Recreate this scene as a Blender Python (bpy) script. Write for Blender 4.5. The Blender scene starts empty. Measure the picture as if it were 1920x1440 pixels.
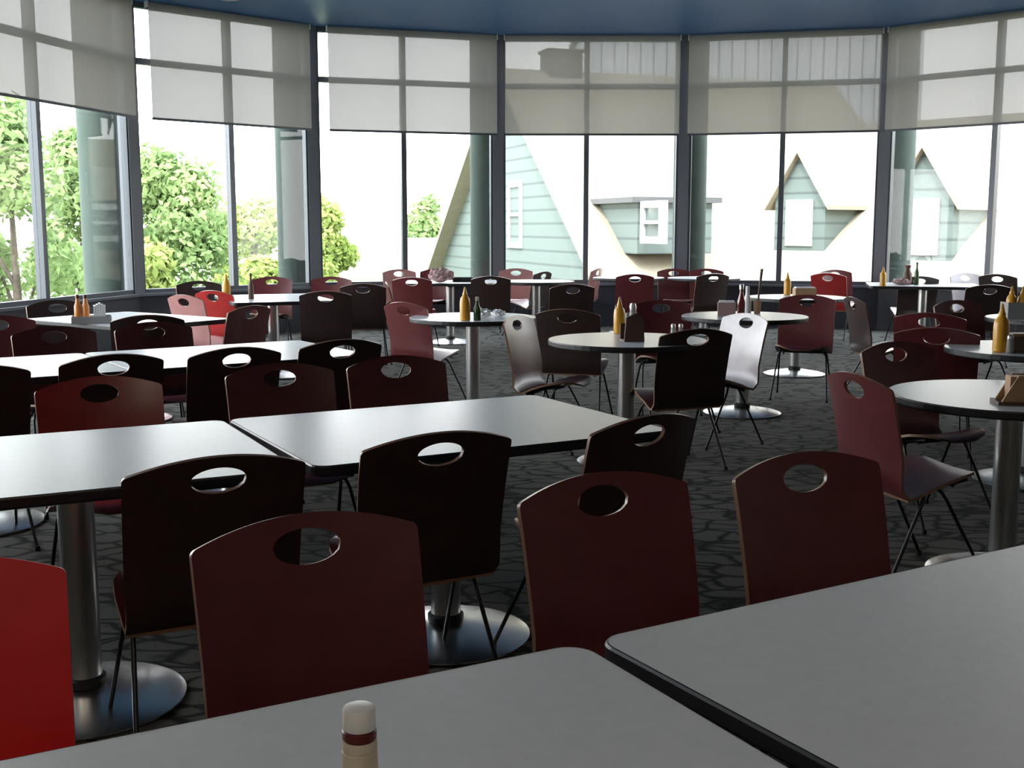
import bpy, bmesh, math, random
from mathutils import Vector, Matrix
random.seed(7)
R = math.radians
C = bpy.context.scene.collection
SC = bpy.context.scene

# ------------------------------------------------------------------ camera
CAM_H = 1.40
FPX = 2150.0
PITCH = math.atan((720 - 425) / FPX)
cp, sp = math.cos(PITCH), math.sin(PITCH)
cam_d = bpy.data.cameras.new('camera')
cam = bpy.data.objects.new('camera', cam_d)
C.objects.link(cam)
cam.location = (0, 0, CAM_H)
cam.rotation_euler = (math.pi / 2 - PITCH, 0, 0)
cam_d.sensor_fit = 'HORIZONTAL'
cam_d.sensor_width = 36.0
cam_d.lens = FPX / 1920 * 36.0
cam_d.clip_start = 0.05
cam_d.clip_end = 500
SC.camera = cam

def ray(px, py):
    u = (px - 960) / FPX
    v = (720 - py) / FPX
    return Vector((u, cp + v * sp, -sp + v * cp))

def at(px, py, z):            # point of the picture at height z -> plan position
    d = ray(px, py)
    t = (z - CAM_H) / d.z
    return Vector((d.x * t, d.y * t, z))

def atY(px, py, Y):           # point of the picture at distance Y
    d = ray(px, py)
    t = Y / d.y
    return Vector((d.x * t, Y, CAM_H + d.z * t))

# ------------------------------------------------------------------ materials
def mat(name, col=(.5, .5, .5), rough=.5, metal=0., spec=.5, coat=0., **kw):
    m = bpy.data.materials.new(name)
    m.use_nodes = True
    b = m.node_tree.nodes['Principled BSDF']
    b.inputs['Base Color'].default_value = (*col, 1)
    b.inputs['Roughness'].default_value = rough
    b.inputs['Metallic'].default_value = metal
    b.inputs['Specular IOR Level'].default_value = spec
    b.inputs['Coat Weight'].default_value = coat
    if coat: b.inputs['Coat Roughness'].default_value = kw.get('coat_rough', .2)
    return m

def nodes(m):
    return m.node_tree.nodes, m.node_tree.links, m.node_tree.nodes['Principled BSDF']

def noisy(m, c1, c2, scale, detail=4, stretch=(1, 1, 1), bump=0.):
    n, l, b = nodes(m)
    tc = n.new('ShaderNodeTexCoord'); mp = n.new('ShaderNodeMapping')
    mp.inputs['Scale'].default_value = stretch
    nz = n.new('ShaderNodeTexNoise'); nz.inputs['Scale'].default_value = scale
    nz.inputs['Detail'].default_value = detail
    cr = n.new('ShaderNodeValToRGB')
    cr.color_ramp.elements[0].position = .3; cr.color_ramp.elements[1].position = .7
    cr.color_ramp.elements[0].color = (*c1, 1); cr.color_ramp.elements[1].color = (*c2, 1)
    l.new(tc.outputs['Object'], mp.inputs['Vector']); l.new(mp.outputs['Vector'], nz.inputs['Vector'])
    l.new(nz.outputs['Fac'], cr.inputs['Fac']); l.new(cr.outputs['Color'], b.inputs['Base Color'])
    if bump:
        bp = n.new('ShaderNodeBump'); bp.inputs['Strength'].default_value = bump
        l.new(nz.outputs['Fac'], bp.inputs['Height']); l.new(bp.outputs['Normal'], b.inputs['Normal'])
    return m

M = {}
M['maroon'] = noisy(mat('maroon_plywood', rough=.36, spec=.5, coat=.25, coat_rough=.22), (.100, .017, .019), (.125, .022, .024), 9, stretch=(1, 6, 1))
M['red'] = noisy(mat('red_plywood', rough=.36, spec=.5, coat=.25), (.27, .013, .012), (.34, .017, .015), 9, stretch=(1, 6, 1))
M['lit_red'] = noisy(mat('lit_red_plywood', rough=.36, spec=.5, coat=.2), (.60, .014, .014), (.70, .018, .018), 9, stretch=(1, 6, 1))  # brighter copy of the red; stronger light on the front-left chair put into colour
M['dark'] = noisy(mat('shaded_maroon_plywood', rough=.38, spec=.45, coat=.2), (.028, .016, .015), (.040, .021, .019), 9, stretch=(1, 6, 1))  # maroon darkened; the shade on backlit chair backs is put into the colour
M['rose'] = noisy(mat('rose_glare_plywood', rough=.32, spec=.6, coat=.4), (.36, .17, .16), (.42, .20, .19), 9, stretch=(1, 6, 1))  # maroon paled; window glare on the chair backs painted into the colour
M['silver_grey'] = noisy(mat('pale_grey_plywood', rough=.3, spec=.6, coat=.4), (.36, .32, .34), (.42, .38, .40), 9, stretch=(1, 6, 1))
M['veneer'] = noisy(mat('plywood_edge_veneer', rough=.35, spec=.5), (.20, .105, .062), (.28, .16, .10), 60, stretch=(1, 1, 6))
M['rod'] = mat('black_steel_rod', (.02, .02, .022), .35, .6)
M['rubber'] = mat('black_rubber', (.012, .012, .012), .6)
M['laminate'] = noisy(mat('pale_grey_laminate', rough=.30, spec=.5, coat=0), (.62, .64, .66), (.66, .68, .70), 40)
M['edge'] = mat('black_vinyl_edge', (.012, .013, .015), .4)
M['steel'] = noisy(mat('brushed_steel', rough=.28, metal=1.), (.56, .56, .55), (.64, .64, .63), 30, stretch=(1, 1, .1))
M['chrome'] = mat('polished_steel', (.80, .79, .79), .27, 1.)
M['frame'] = mat('grey_aluminium_frame', (.085, .095, .11), .45, .3)
M['mullion'] = mat('dark_aluminium_mullion', (.10, .11, .125), .4, .4)
M['post'] = mat('window_post_paint', (.12, .13, .15), .5, .2)
M['column'] = noisy(mat('grey_green_concrete', rough=.8), (.045, .068, .056), (.055, .078, .066), 3)
M['roller'] = mat('rolled_screen_cloth', (.36, .35, .33), .8)
M['knee'] = mat('dark_knee_wall_paint', (.03, .033, .045), .6)
M['sill'] = mat('sill_paint', (.10, .11, .13), .5)
M['ceiling'] = noisy(mat('blue_ceiling_paint', rough=.42, spec=.4), (.075, .18, .40), (.085, .195, .43), 1.2)
M['wall'] = mat('interior_wall_paint', (.40, .38, .35), .8)
M['white'] = mat('white_plastic', (.80, .79, .77), .35)
M['mustard'] = noisy(mat('mustard_yellow_plastic', rough=.35, coat=.2), (.62, .30, .02), (.68, .34, .03), 20)
M['orange'] = mat('orange_sauce_bottle', (.70, .26, .06), .3)
M['ketchup'] = mat('dark_red_glass', (.16, .012, .010), .12, coat=.5)
M['cream'] = noisy(mat('cream_paper_label', rough=.6), (.56, .50, .38), (.62, .56, .44), 60)
M['band'] = mat('dark_red_band', (.10, .012, .012), .4)
M['green'] = mat('dark_green_glass', (.03, .07, .02), .15)
M['napkin'] = mat('white_paper_napkin', (.82, .82, .82), .9)
M['tray'] = mat('grey_plastic_tray', (.30, .30, .29), .5)
M['brown'] = noisy(mat('brown_holder', rough=.5), (.09, .045, .03), (.11, .055, .035), 10)
M['wood'] = noisy(mat('tan_wood', rough=.5), (.38, .22, .12), (.44, .27, .15), 12, stretch=(1, 8, 1))
M['mauve'] = mat('mauve_card_box', (.34, .22, .22), .6)
M['shakerglass'] = mat('clear_shaker_glass', (.75, .75, .72), .1)
M['shakerglass'].node_tree.nodes['Principled BSDF'].inputs['Transmission Weight'].default_value = .6

# carpet: grey with dark scribbled lines
m = mat('patterned_carpet', rough=.95, spec=.1); M['carpet'] = m
n, l, b = nodes(m)
tc = n.new('ShaderNodeTexCoord'); mp = n.new('ShaderNodeMapping'); mp.inputs['Scale'].default_value = (1, 1.9, 1)
mp.inputs['Rotation'].default_value = (0, 0, R(14))
nz = n.new('ShaderNodeTexNoise'); nz.inputs['Scale'].default_value = 2.2; nz.inputs['Detail'].default_value = 2
mx = n.new('ShaderNodeVectorMath'); mx.operation = 'MULTIPLY_ADD'; mx.inputs[1].default_value = (.35, .35, .35)
vo = n.new('ShaderNodeTexVoronoi'); vo.feature = 'DISTANCE_TO_EDGE'; vo.inputs['Scale'].default_value = 4.6
cr = n.new('ShaderNodeValToRGB'); e = cr.color_ramp.elements
e[0].position = .03; e[0].color = (.022, .022, .02, 1); e[1].position = .11; e[1].color = (.135, .13, .115, 1)
fz = n.new('ShaderNodeTexNoise'); fz.inputs['Scale'].default_value = 90
mul = n.new('ShaderNodeMix'); mul.data_type = 'RGBA'; mul.blend_type = 'MULTIPLY'; mul.inputs['Factor'].default_value = .5
l.new(tc.outputs['Object'], mp.inputs['Vector']); l.new(mp.outputs['Vector'], nz.inputs['Vector'])
l.new(nz.outputs['Color'], mx.inputs[0]); l.new(mp.outputs['Vector'], mx.inputs[2])
l.new(mx.outputs['Vector'], vo.inputs['Vector']); l.new(vo.outputs['Distance'], cr.inputs['Fac'])
l.new(tc.outputs['Object'], fz.inputs['Vector'])
l.new(cr.outputs['Color'], mul.inputs['A']); l.new(fz.outputs['Fac'], mul.inputs['B'])
l.new(mul.outputs['Result'], b.inputs['Base Color'])

def custom(name):
    m = bpy.data.materials.new(name); m.use_nodes = True
    n = m.node_tree.nodes; n.clear()
    return m, n, m.node_tree.links, n.new('ShaderNodeOutputMaterial')

# window glass: clear, with a Fresnel reflection
m, n, l, o = custom('window_glass'); M['glass'] = m
t = n.new('ShaderNodeBsdfTransparent'); t.inputs['Color'].default_value = (.985, .99, .988, 1)
g = n.new('ShaderNodeBsdfGlossy'); g.inputs['Roughness'].default_value = .02
lw = n.new('ShaderNodeLayerWeight'); lw.inputs['Blend'].default_value = .5
pw = n.new('ShaderNodeMath'); pw.operation = 'POWER'; pw.inputs[1].default_value = 5
f = n.new('ShaderNodeMath'); f.operation = 'MULTIPLY_ADD'; f.inputs[1].default_value = .5; f.inputs[2].default_value = .02
l.new(lw.outputs['Facing'], pw.inputs[0]); l.new(pw.outputs[0], f.inputs[0])
x = n.new('ShaderNodeMixShader')
l.new(f.outputs[0], x.inputs[0]); l.new(t.outputs[0], x.inputs[1]); l.new(g.outputs[0], x.inputs[2]); l.new(x.outputs[0], o.inputs[0])

# sun-screen mesh: mostly opaque threads that glow through, with open gaps
m, n, l, o = custom('screen_fabric'); M['screen'] = m
t = n.new('ShaderNodeBsdfTransparent'); t.inputs['Color'].default_value = (1, 1, 1, 1)
tl = n.new('ShaderNodeBsdfTranslucent'); tl.inputs['Color'].default_value = (.047, .0435, .0385, 1)
df = n.new('ShaderNodeBsdfDiffuse'); df.inputs['Color'].default_value = (.30, .29, .27, 1)
a = n.new('ShaderNodeAddShader'); x = n.new('ShaderNodeMixShader'); x.inputs[0].default_value = .042
l.new(tl.outputs[0], a.inputs[0]); l.new(df.outputs[0], a.inputs[1])
l.new(a.outputs[0], x.inputs[1]); l.new(t.outputs[0], x.inputs[2]); l.new(x.outputs[0], o.inputs[0])

def leafmat(name, c1, c2):
    m, n, l, o = custom(name)
    oi = n.new('ShaderNodeTexCoord'); nz = n.new('ShaderNodeTexNoise'); nz.inputs['Scale'].default_value = .9; nz.inputs['Detail'].default_value = 5
    cr = n.new('ShaderNodeValToRGB'); cr.color_ramp.elements[0].position = .35; cr.color_ramp.elements[1].position = .65
    cr.color_ramp.elements[0].color = (*c1, 1); cr.color_ramp.elements[1].color = (*c2, 1)
    d = n.new('ShaderNodeBsdfDiffuse'); t = n.new('ShaderNodeBsdfTranslucent'); x = n.new('ShaderNodeMixShader'); x.inputs[0].default_value = .35
    l.new(oi.outputs['Object'], nz.inputs['Vector']); l.new(nz.outputs['Fac'], cr.inputs['Fac'])
    l.new(cr.outputs['Color'], d.inputs['Color']); l.new(cr.outputs['Color'], t.inputs['Color'])
    l.new(d.outputs[0], x.inputs[1]); l.new(t.outputs[0], x.inputs[2]); l.new(x.outputs[0], o.inputs[0])
    return m
M['leaf_green'] = leafmat('leaves_mid_green', (.15, .24, .085), (.34, .44, .19))
M['leaf_lime'] = leafmat('leaves_yellow_green', (.24, .32, .08), (.44, .50, .18))
M['bark'] = noisy(mat('bark', rough=.9), (.08, .06, .045), (.14, .11, .085), 12)
M['grass'] = noisy(mat('lawn', rough=.95), (.12, .14, .09), (.16, .19, .12), 2)
M['roof'] = noisy(mat('tan_shingle_roof', rough=.9), (.32, .27, .19), (.36, .305, .22), 6)
M['siding_trim'] = mat('white_trim_paint', (.75, .75, .72), .6)
M['winglass'] = mat('dark_house_window', (.10, .12, .12), .1)
M['chimney'] = noisy(mat('brown_chimney_brick', rough=.9), (.05, .030, .018), (.065, .040, .025), 8)
M['fascia'] = mat('grey_fascia', (.09, .09, .09), .7)

# lapped siding with board lines (along height)
m = mat('grey_green_lap_siding', (.125, .158, .142), .7); M['siding'] = m
n, l, b = nodes(m)
tc = n.new('ShaderNodeTexCoord'); sx = n.new('ShaderNodeSeparateXYZ'); md = n.new('ShaderNodeMath'); md.operation = 'MODULO'; md.inputs[1].default_value = .28
ad = n.new('ShaderNodeMath'); ad.inputs[1].default_value = 50
cr = n.new('ShaderNodeValToRGB'); e = cr.color_ramp.elements
e[0].position = .035; e[0].color = (.075, .095, .088, 1); e[1].position = .06; e[1].color = (.125, .158, .142, 1)
l.new(tc.outputs['Object'], sx.inputs[0]); l.new(sx.outputs['Z'], ad.inputs[0]); l.new(ad.outputs[0], md.inputs[0]); l.new(md.outputs[0], cr.inputs['Fac']); l.new(cr.outputs['Color'], b.inputs['Base Color'])
# standing seam metal
m = mat('pale_standing_seam_metal', (.86, .87, .90), .5); M['seam'] = m
n, l, b = nodes(m)
tc = n.new('ShaderNodeTexCoord'); sx = n.new('ShaderNodeSeparateXYZ'); md = n.new('ShaderNodeMath'); md.operation = 'MODULO'; md.inputs[1].default_value = .62
ad = n.new('ShaderNodeMath'); ad.inputs[1].default_value = 62
cr = n.new('ShaderNodeValToRGB'); e = cr.color_ramp.elements
e[0].position = .06; e[0].color = (.32, .33, .36, 1); e[1].position = .1; e[1].color = (.72, .73, .77, 1)
l.new(tc.outputs['Object'], sx.inputs[0]); l.new(sx.outputs['X'], ad.inputs[0]); l.new(ad.outputs[0], md.inputs[0]); l.new(md.outputs[0], cr.inputs['Fac']); l.new(cr.outputs['Color'], b.inputs['Base Color'])

# ------------------------------------------------------------------ mesh helpers
def obj(name, bm, material, parent=None, smooth=None, recalc=True):
    if recalc: bmesh.ops.recalc_face_normals(bm, faces=bm.faces)
    me = bpy.data.meshes.new(name)
    bm.to_mesh(me); bm.free()
    me.materials.append(material)
    if smooth is not None:
        for p in me.polygons: p.use_smooth = True
        try: me.set_sharp_from_angle(angle=R(smooth))
        except Exception: pass
    o = bpy.data.objects.new(name, me); C.objects.link(o)
    if parent: o.parent = parent
    return o

def thing(name, label, cat, loc=(0, 0, 0), rz=0, group=None):
    o = bpy.data.objects.new(name, None); C.objects.link(o)
    o.empty_display_size = .1
    o.location = loc; o.rotation_euler = (0, 0, rz)
    o['label'] = label; o['category'] = cat
    if group: o['group'] = group
    return o

def tag(o, label, cat, group=None):
    o['label'] = label; o['category'] = cat
    if group: o['group'] = group
    return o

def struct(o):
    o['kind'] = 'structure'; return o

def dup(root, loc, rz, label, group=None):
    r = root.copy(); C.objects.link(r); r.location = loc; r.rotation_euler = (0, 0, rz)
    r['label'] = label
    if group: r['group'] = group
    for ch in list(root.children):
        c = ch.copy(); C.objects.link(c); c.parent = r
        for g in ch.children:
            d = g.copy(); C.objects.link(d); d.parent = c
    return r

def box(bm, x0, x1, y0, y1, z0, z1, mtx=None):
    vs = [Vector((x, y, z)) for z in (z0, z1) for y in (y0, y1) for x in (x0, x1)]
    if mtx: vs = [mtx @ v for v in vs]
    v = [bm.verts.new(p) for p in vs]
    for f in ((0, 2, 3, 1), (4, 5, 7, 6), (0, 1, 5, 4), (1, 3, 7, 5), (3, 2, 6, 7), (2, 0, 4, 6)):
        bm.faces.new([v[i] for i in f])
    return bm

def bevel(bm, w, seg=2):
    bmesh.ops.bevel(bm, geom=list(bm.edges), offset=w, segments=seg, affect='EDGES', profile=.5)
    return bm

def tube(bm, pts, r, n=8, r2=None):
    pts = [Vector(p) for p in pts]
    rings = []
    for i, p in enumerate(pts):
        d = (pts[min(i + 1, len(pts) - 1)] - pts[max(i - 1, 0)]).normalized()
        a = d.cross(Vector((0, 0, 1)))
        if a.length < .05: a = d.cross(Vector((0, 1, 0)))
        a.normalize(); b2 = d.cross(a)
        rr = r if r2 is None else r + (r2 - r) * i / (len(pts) - 1)
        rings.append([bm.verts.new(p + rr * (math.cos(2 * math.pi * k / n) * a + math.sin(2 * math.pi * k / n) * b2)) for k in range(n)])
    for i in range(len(rings) - 1):
        for k in range(n):
            bm.faces.new((rings[i][k], rings[i][(k + 1) % n], rings[i + 1][(k + 1) % n], rings[i + 1][k]))
    bm.faces.new(rings[0][::-1]); bm.faces.new(rings[-1])
    return bm

def lathe(bm, prof, n=32, cx=0, cy=0):
    rings = []
    for r, z in prof:
        if r < 1e-5: rings.append([bm.verts.new((cx, cy, z))])
        else: rings.append([bm.verts.new((cx + r * math.cos(2 * math.pi * k / n), cy + r * math.sin(2 * math.pi * k / n), z)) for k in range(n)])
    for a, b2 in zip(rings[:-1], rings[1:]):
        for k in range(n):
            k2 = (k + 1) % n
            if len(a) == 1 and len(b2) > 1: bm.faces.new((a[0], b2[k], b2[k2]))
            elif len(b2) == 1 and len(a) > 1: bm.faces.new((a[k], a[k2], b2[0]))
            elif len(a) > 1: bm.faces.new((a[k], a[k2], b2[k2], b2[k]))
    if len(rings[0]) > 1: bm.faces.new(rings[0][::-1])
    if len(rings[-1]) > 1: bm.faces.new(rings[-1])
    return bm

def prism(bm, poly, offs):
    """polygon (3D points) extruded by a vector"""
    a = [bm.verts.new(Vector(p)) for p in poly]
    b2 = [bm.verts.new(Vector(p) + Vector(offs)) for p in poly]
    bm.faces.new(a); bm.faces.new(b2[::-1])
    for i in range(len(a)):
        j = (i + 1) % len(a)
        bm.faces.new((a[i], a[j], b2[j], b2[i]))
    return bm

def NB(): return bmesh.new()

# ------------------------------------------------------------------ room shell
CEIL = 4.02
SILL = .60
V = {}                                   # corners of the bow of windows, left to right
BOW = [(-5.35, 5.0), (-5.30, 8.0), (-5.20, 10.93), (-4.53, 13.85), (-2.68, 15.62), (-.20, 16.42), (2.42, 16.45), (5.05, 15.80), (7.00, 13.85), (8.30, 11.4)]  # first two bays are out of view, added to let daylight reach the chairs
BACK = -5.0
bm = NB()
outline = [(-5.35, BACK)] + BOW + [(8.30, BACK)]
prism(bm, [(x, y, 0) for x, y in outline], (0, 0, -.25))
struct(obj('floor', bm, M['carpet']))
def offset_bow(d):
    out = []
    for i, (x, y) in enumerate(BOW):
        p0 = Vector(BOW[max(i - 1, 0)]); p1 = Vector(BOW[min(i + 1, len(BOW) - 1)])
        t_ = (p1 - p0).normalized(); out.append((x - t_.y * d, y + t_.x * d))
    return out
bm = NB(); ob = offset_bow(.12)
prism(bm, [(x, y, CEIL) for x, y in [(-5.47, BACK - .1)] + ob + [(8.45, BACK - .1)]], (0, 0, .3))
struct(obj('ceiling', bm, M['ceiling']))
bm = NB(); box(bm, -5.5, 8.5, BACK - .12, BACK, 0, CEIL); struct(obj('wall_back', bm, M['wall']))
bm = NB(); box(bm, -5.47, -5.35, BACK, 4.93, 0, CEIL); struct(obj('wall_left', bm, M['wall']))
bm = NB(); box(bm, 8.30, 8.42, BACK, 11.33, 0, CEIL); struct(obj('wall_right', bm, M['wall']))

def bay_frame(i):
    a = Vector((*BOW[i], 0)); b2 = Vector((*BOW[i + 1], 0))
    d = (b2 - a); L = d.length; d.normalize()
    nrm = Vector((-d.y, d.x, 0))         # points outwards
    mtx = Matrix(((d.x, nrm.x, 0, a.x), (d.y, nrm.y, 0, a.y), (0, 0, 1, 0), (0, 0, 0, 1)))
    return mtx, L

TRANSOM = 3.34
SHADE_Z = 2.655
mull_frac = {2: .60, 3: .52, 4: .48, 5: .475, 6: .5, 7: .54}   # measured along each bay, from its left post
mull_frac[2] = .40
k = 0
for i in range(len(BOW) - 1):
    mtx, L = bay_frame(i)
    k += 1
    root = bpy.data.objects.new('window_%d' % k, None); C.objects.link(root); struct(root)
    root.matrix_world = mtx
    P = .075
    bm = NB()                            # head, sill rail, jambs
    box(bm, P, L - P, -.03, .05, CEIL - .07, CEIL); box(bm, P, L - P, -.03, .05, SILL, SILL + .05)
    box(bm, P - .01, P + .035, -.03, .05, SILL + .05, CEIL - .07); box(bm, L - P - .035, L - P + .01, -.03, .05, SILL + .05, CEIL - .07)
    obj('window_frame', bm, M['frame'], root)
    xm = L * mull_frac.get(i, .5)
    bm = NB(); box(bm, xm - .035, xm + .035, -.05, .06, SILL + .05, CEIL - .07); obj('mullion', bm, M['mullion'], root)
    bm = NB(); box(bm, P + .035, xm - .035, -.035, .055, TRANSOM - .035, TRANSOM + .035); box(bm, xm + .035, L - P - .035, -.035, .055, TRANSOM - .035, TRANSOM + .035)
    obj('transom', bm, M['mullion'], root)
    for x0, x1 in ((P + .035, xm - .035), (xm + .035, L - P - .035)):
        for z0, z1 in ((SILL + .05, TRANSOM - .035), (TRANSOM + .035, CEIL - .07)):
            bm = NB(); box(bm, x0, x1, .006, .014, z0, z1); obj('pane', bm, M['glass'], root)
    # knee wall under the glass
    bm = NB(); box(bm, 0, L, -.05, .10, 0, SILL - .03)
    w = struct(obj('wall_bay_%d' % k, bm, M['knee'])); w.matrix_world = mtx
    bm = NB(); box(bm, .0, L, -.10, .10, SILL - .03, SILL)
    w = struct(obj('trim_sill_%d' % k, bm, M['sill'])); w.matrix_world = mtx
for j, (x, y) in enumerate(BOW[1:-1], 1):    # posts at the corners
    p0 = Vector(BOW[j - 1]); p1 = Vector(BOW[j + 1]); t_ = (p1 - p0).normalized()
    bm = NB(); box(bm, -.075, .075, -.07, .11, SILL, CEIL)
    o = struct(obj('trim_post_%d' % j, bm, M['post'])); o.location = (x, y, 0); o.rotation_euler = (0, 0, math.atan2(t_.y, t_.x))

# roller shades, one per visible bay
shade_info = {2: ('leftmost grey roller shade, over the window in front of the trees', .1, .10),
              3: ('grey roller shade second from the left, beside a bright open strip', .22, .10),
              4: ('grey roller shade third from the left, ending beside the gabled house', .22, .06),
              5: ('roller shade in the middle bay, chimney and roof showing through', .10, .10),
              6: ('roller shade second from the right, above a gabled dormer', .06, .10),
              7: ('rightmost roller shade, over the right-hand dormer', .06, .10)}
for i, (lab, e0, e1) in shade_info.items():
    mtx, L = bay_frame(i)
    root = thing('roller_shade', lab, 'shade', group='roller shades on the bow windows')
    root.matrix_world = mtx @ Matrix.Translation((0, -.13, SHADE_Z))
    x0, x1 = e0, L - e1
    H = CEIL - SHADE_Z
    bm = NB(); bm.faces.new([bm.verts.new(v) for v in ((x0, -.032, .01), (x1, -.032, .01), (x1, -.032, H - .035), (x0, -.032, H - .035))]); obj('fabric', bm, M['screen'], root)   # one layer of woven screen cloth
    bm = NB(); box(bm, x0, x1, -.041, -.023, 0, .028); obj('hem_bar', bm, M['frame'], root)
    for xa in (x0 - .012, x1 + .002):
        bm = NB(); box(bm, xa, xa + .010, -.04, .04, H - .075, H - .002); obj('bracket', bm, M['white'], root)
    bm = NB(); tube(bm, [(x0, 0, H - .035), (x1, 0, H - .035)], .03, 16); obj('roller', bm, M['roller'], root, smooth=40)

# ------------------------------------------------------------------ tables
TZ = .74
def rounded_rect(w, d, r, n=6):
    pts = []
    for cx, cy, a0 in ((w / 2 - r, d / 2 - r, 0), (-w / 2 + r, d / 2 - r, 90), (-w / 2 + r, -d / 2 + r, 180), (w / 2 - r, -d / 2 + r, 270)):
        for q in range(n + 1):
            a = R(a0 + 90 * q / n); pts.append((cx + r * math.cos(a), cy + r * math.sin(a)))
    return pts

def table(name, outline, label, loc, rz, group, base_r=.29, n=32):
    root = thing(name, label, 'table', (loc[0], loc[1], 0), rz, group)
    bm = NB(); prism(bm, [(x * .997, y * .997, TZ - .028) for x, y in outline], (0, 0, .028)); top = obj('tabletop', bm, M['laminate'], root)
    bm = NB()                             # black vinyl edge band
    rows = [[bm.verts.new((x * s, y * s, z)) for x, y in outline] for s, z in ((.99, TZ - .033), (1.0, TZ - .031), (1.004, TZ - .026), (1.004, TZ - .005), (1.0, TZ - .0005), (.9965, TZ + .0004))]
    for a, b2 in zip(rows[:-1], rows[1:]):
        for q in range(len(a)):
            q2 = (q + 1) % len(a); bm.faces.new((a[q], a[q2], b2[q2], b2[q]))
    bm.faces.new(rows[0][::-1])
    obj('edge_band', bm, M['edge'], top)
    bm = NB(); lathe(bm, [(.051, .066), (.051, TZ - .05)], 28); obj('column', bm, M['steel'], root, smooth=40)
    bm = NB(); box(bm, -.2, .2, -.03, .03, TZ - .055, TZ - .033); box(bm, -.03, .03, -.2, .2, TZ - .056, TZ - .034); obj('top_bracket', bm, M['rubber'], root)
    bm = NB(); lathe(bm, [(.058, .056), (.062, .062), (.062, .080), (.052, .086)], 28); obj('collar', bm, M['rubber'], root, smooth=40)
    bm = NB(); lathe(bm, [(0, 0), (base_r - .01, 0), (base_r, .006), (base_r, .012), (base_r * .9, .022), (base_r * .55, .040), (base_r * .25, .054), (0, .058)], 48); obj('base', bm, M['chrome'], root, smooth=35)
    return root

RECT = rounded_rect(1.22, .914, .045)
def rect_from_corner(p, ang, which):
    """centre of a 1.22 x .914 table with the corner p; ang = direction of its long side"""
    a = R(ang); ux, uy = math.cos(a), math.sin(a); vx, vy = -uy, ux      # v: away from the viewer
    sx, sy = {'bl': (1, -1), 'br': (-1, -1), 'fr': (-1, 1), 'fl': (1, 1)}[which]
    return (p[0] + sx * .61 * ux + sy * .457 * vx, p[1] + sx * .61 * uy + sy * .457 * vy)

gR = 'rectangular grey-topped cafeteria tables'
def rt(c, ang, label): return table('rectangular_table', RECT, label, c, R(ang), gR)
n1 = rt(rect_from_corner((.108, 1.762), 28.6, 'br'), 28.6, 'nearest grey table at the bottom, holding the white-capped bottle')
p = at(1120, 1196, TZ)
n2 = rt(rect_from_corner((.135, 1.782), 30.6, 'bl'), 30.6, 'nearest grey table at the bottom right corner, no items on it')
t1l = rt(rect_from_corner((-1.002, 3.905), 27.2, 'br'), 27.2, 'white-lit table at the left edge, behind the bright red chair')
for ch_ in t1l.children:
    if ch_.name.split('.')[0] in ('column', 'base', 'collar', 'top_bracket'): ch_.location.x += .075
t1r = rt(rect_from_corner((-.983, 3.917), 28.7, 'bl'), 28.7, 'white-lit table joined on the right, its right end towards the aisle')
a34 = R(34)
fr = (-.74, 5.95)
t2r = rt(rect_from_corner(fr, 34, 'fr'), 34, 'second table row, right-hand table with three dark chairs on its near side')
t2l = rt(rect_from_corner((fr[0] - 1.235 * math.cos(a34), fr[1] - 1.235 * math.sin(a34)), 34, 'fr'), 34, 'second table row, left-hand table cut by the picture edge')
c3 = rect_from_corner((-2.55, 7.56), -35, 'fr')
t3 = rt(c3, -35, 'table holding the grey tray with orange sauce bottles')
c4 = (-2.24, 10.75)
t4 = rt(c4, 112, 'table by the left windows holding a yellow mustard bottle, steel column lit white')
f1 = (-.75, 13.90)
tf1 = rt(f1, 4, 'far table under the middle windows with a crumpled dark tray on it')
fR = (4.72, 13.20)
tfr = rt(fR, -14, 'far right table below the window with the two orange and green bottles')

RND = [(.465 * math.cos(2 * math.pi * q / 56), .465 * math.sin(2 * math.pi * q / 56)) for q in range(56)]
gC = 'round grey-topped cafeteria tables'
def ct(c, label): return table('round_table', RND, label, c, 0, gC)
R1 = (.68, 6.75); R2 = (-.29, 8.46); R3 = (1.74, 8.57); R4 = (1.98, 4.50); R5 = (2.86, 6.24); R6 = (3.95, 8.35); R7 = (2.70, 10.88); F2_ = (.30, 14.1); F3_ = (1.53, 15.1); F4_ = (2.5, 15.0)
ct(R1, 'round table in the middle with a brown holder and mustard bottle')
ct(R2, 'round table left of centre, thick column, crumpled napkins on top')
ct(R3, 'round table behind the pale grey chair, holding a dark ketchup bottle')
ct(R4, 'round table at the right edge with a wooden napkin holder')
ct(R5, 'round table at right, holding one large mustard bottle')
ct(R6, 'round table at far right edge with a grey caddy of yellow bottles')
ct(R7, 'round table behind the red chairs, under the narrow yellow bottle')
ct(F2_, 'far round table beside the rose coloured chair')
ct(F3_, 'far round table behind the single maroon chair near the middle windows')
ct(F4_, 'far round table in front of the post right of the middle bay')

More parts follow.
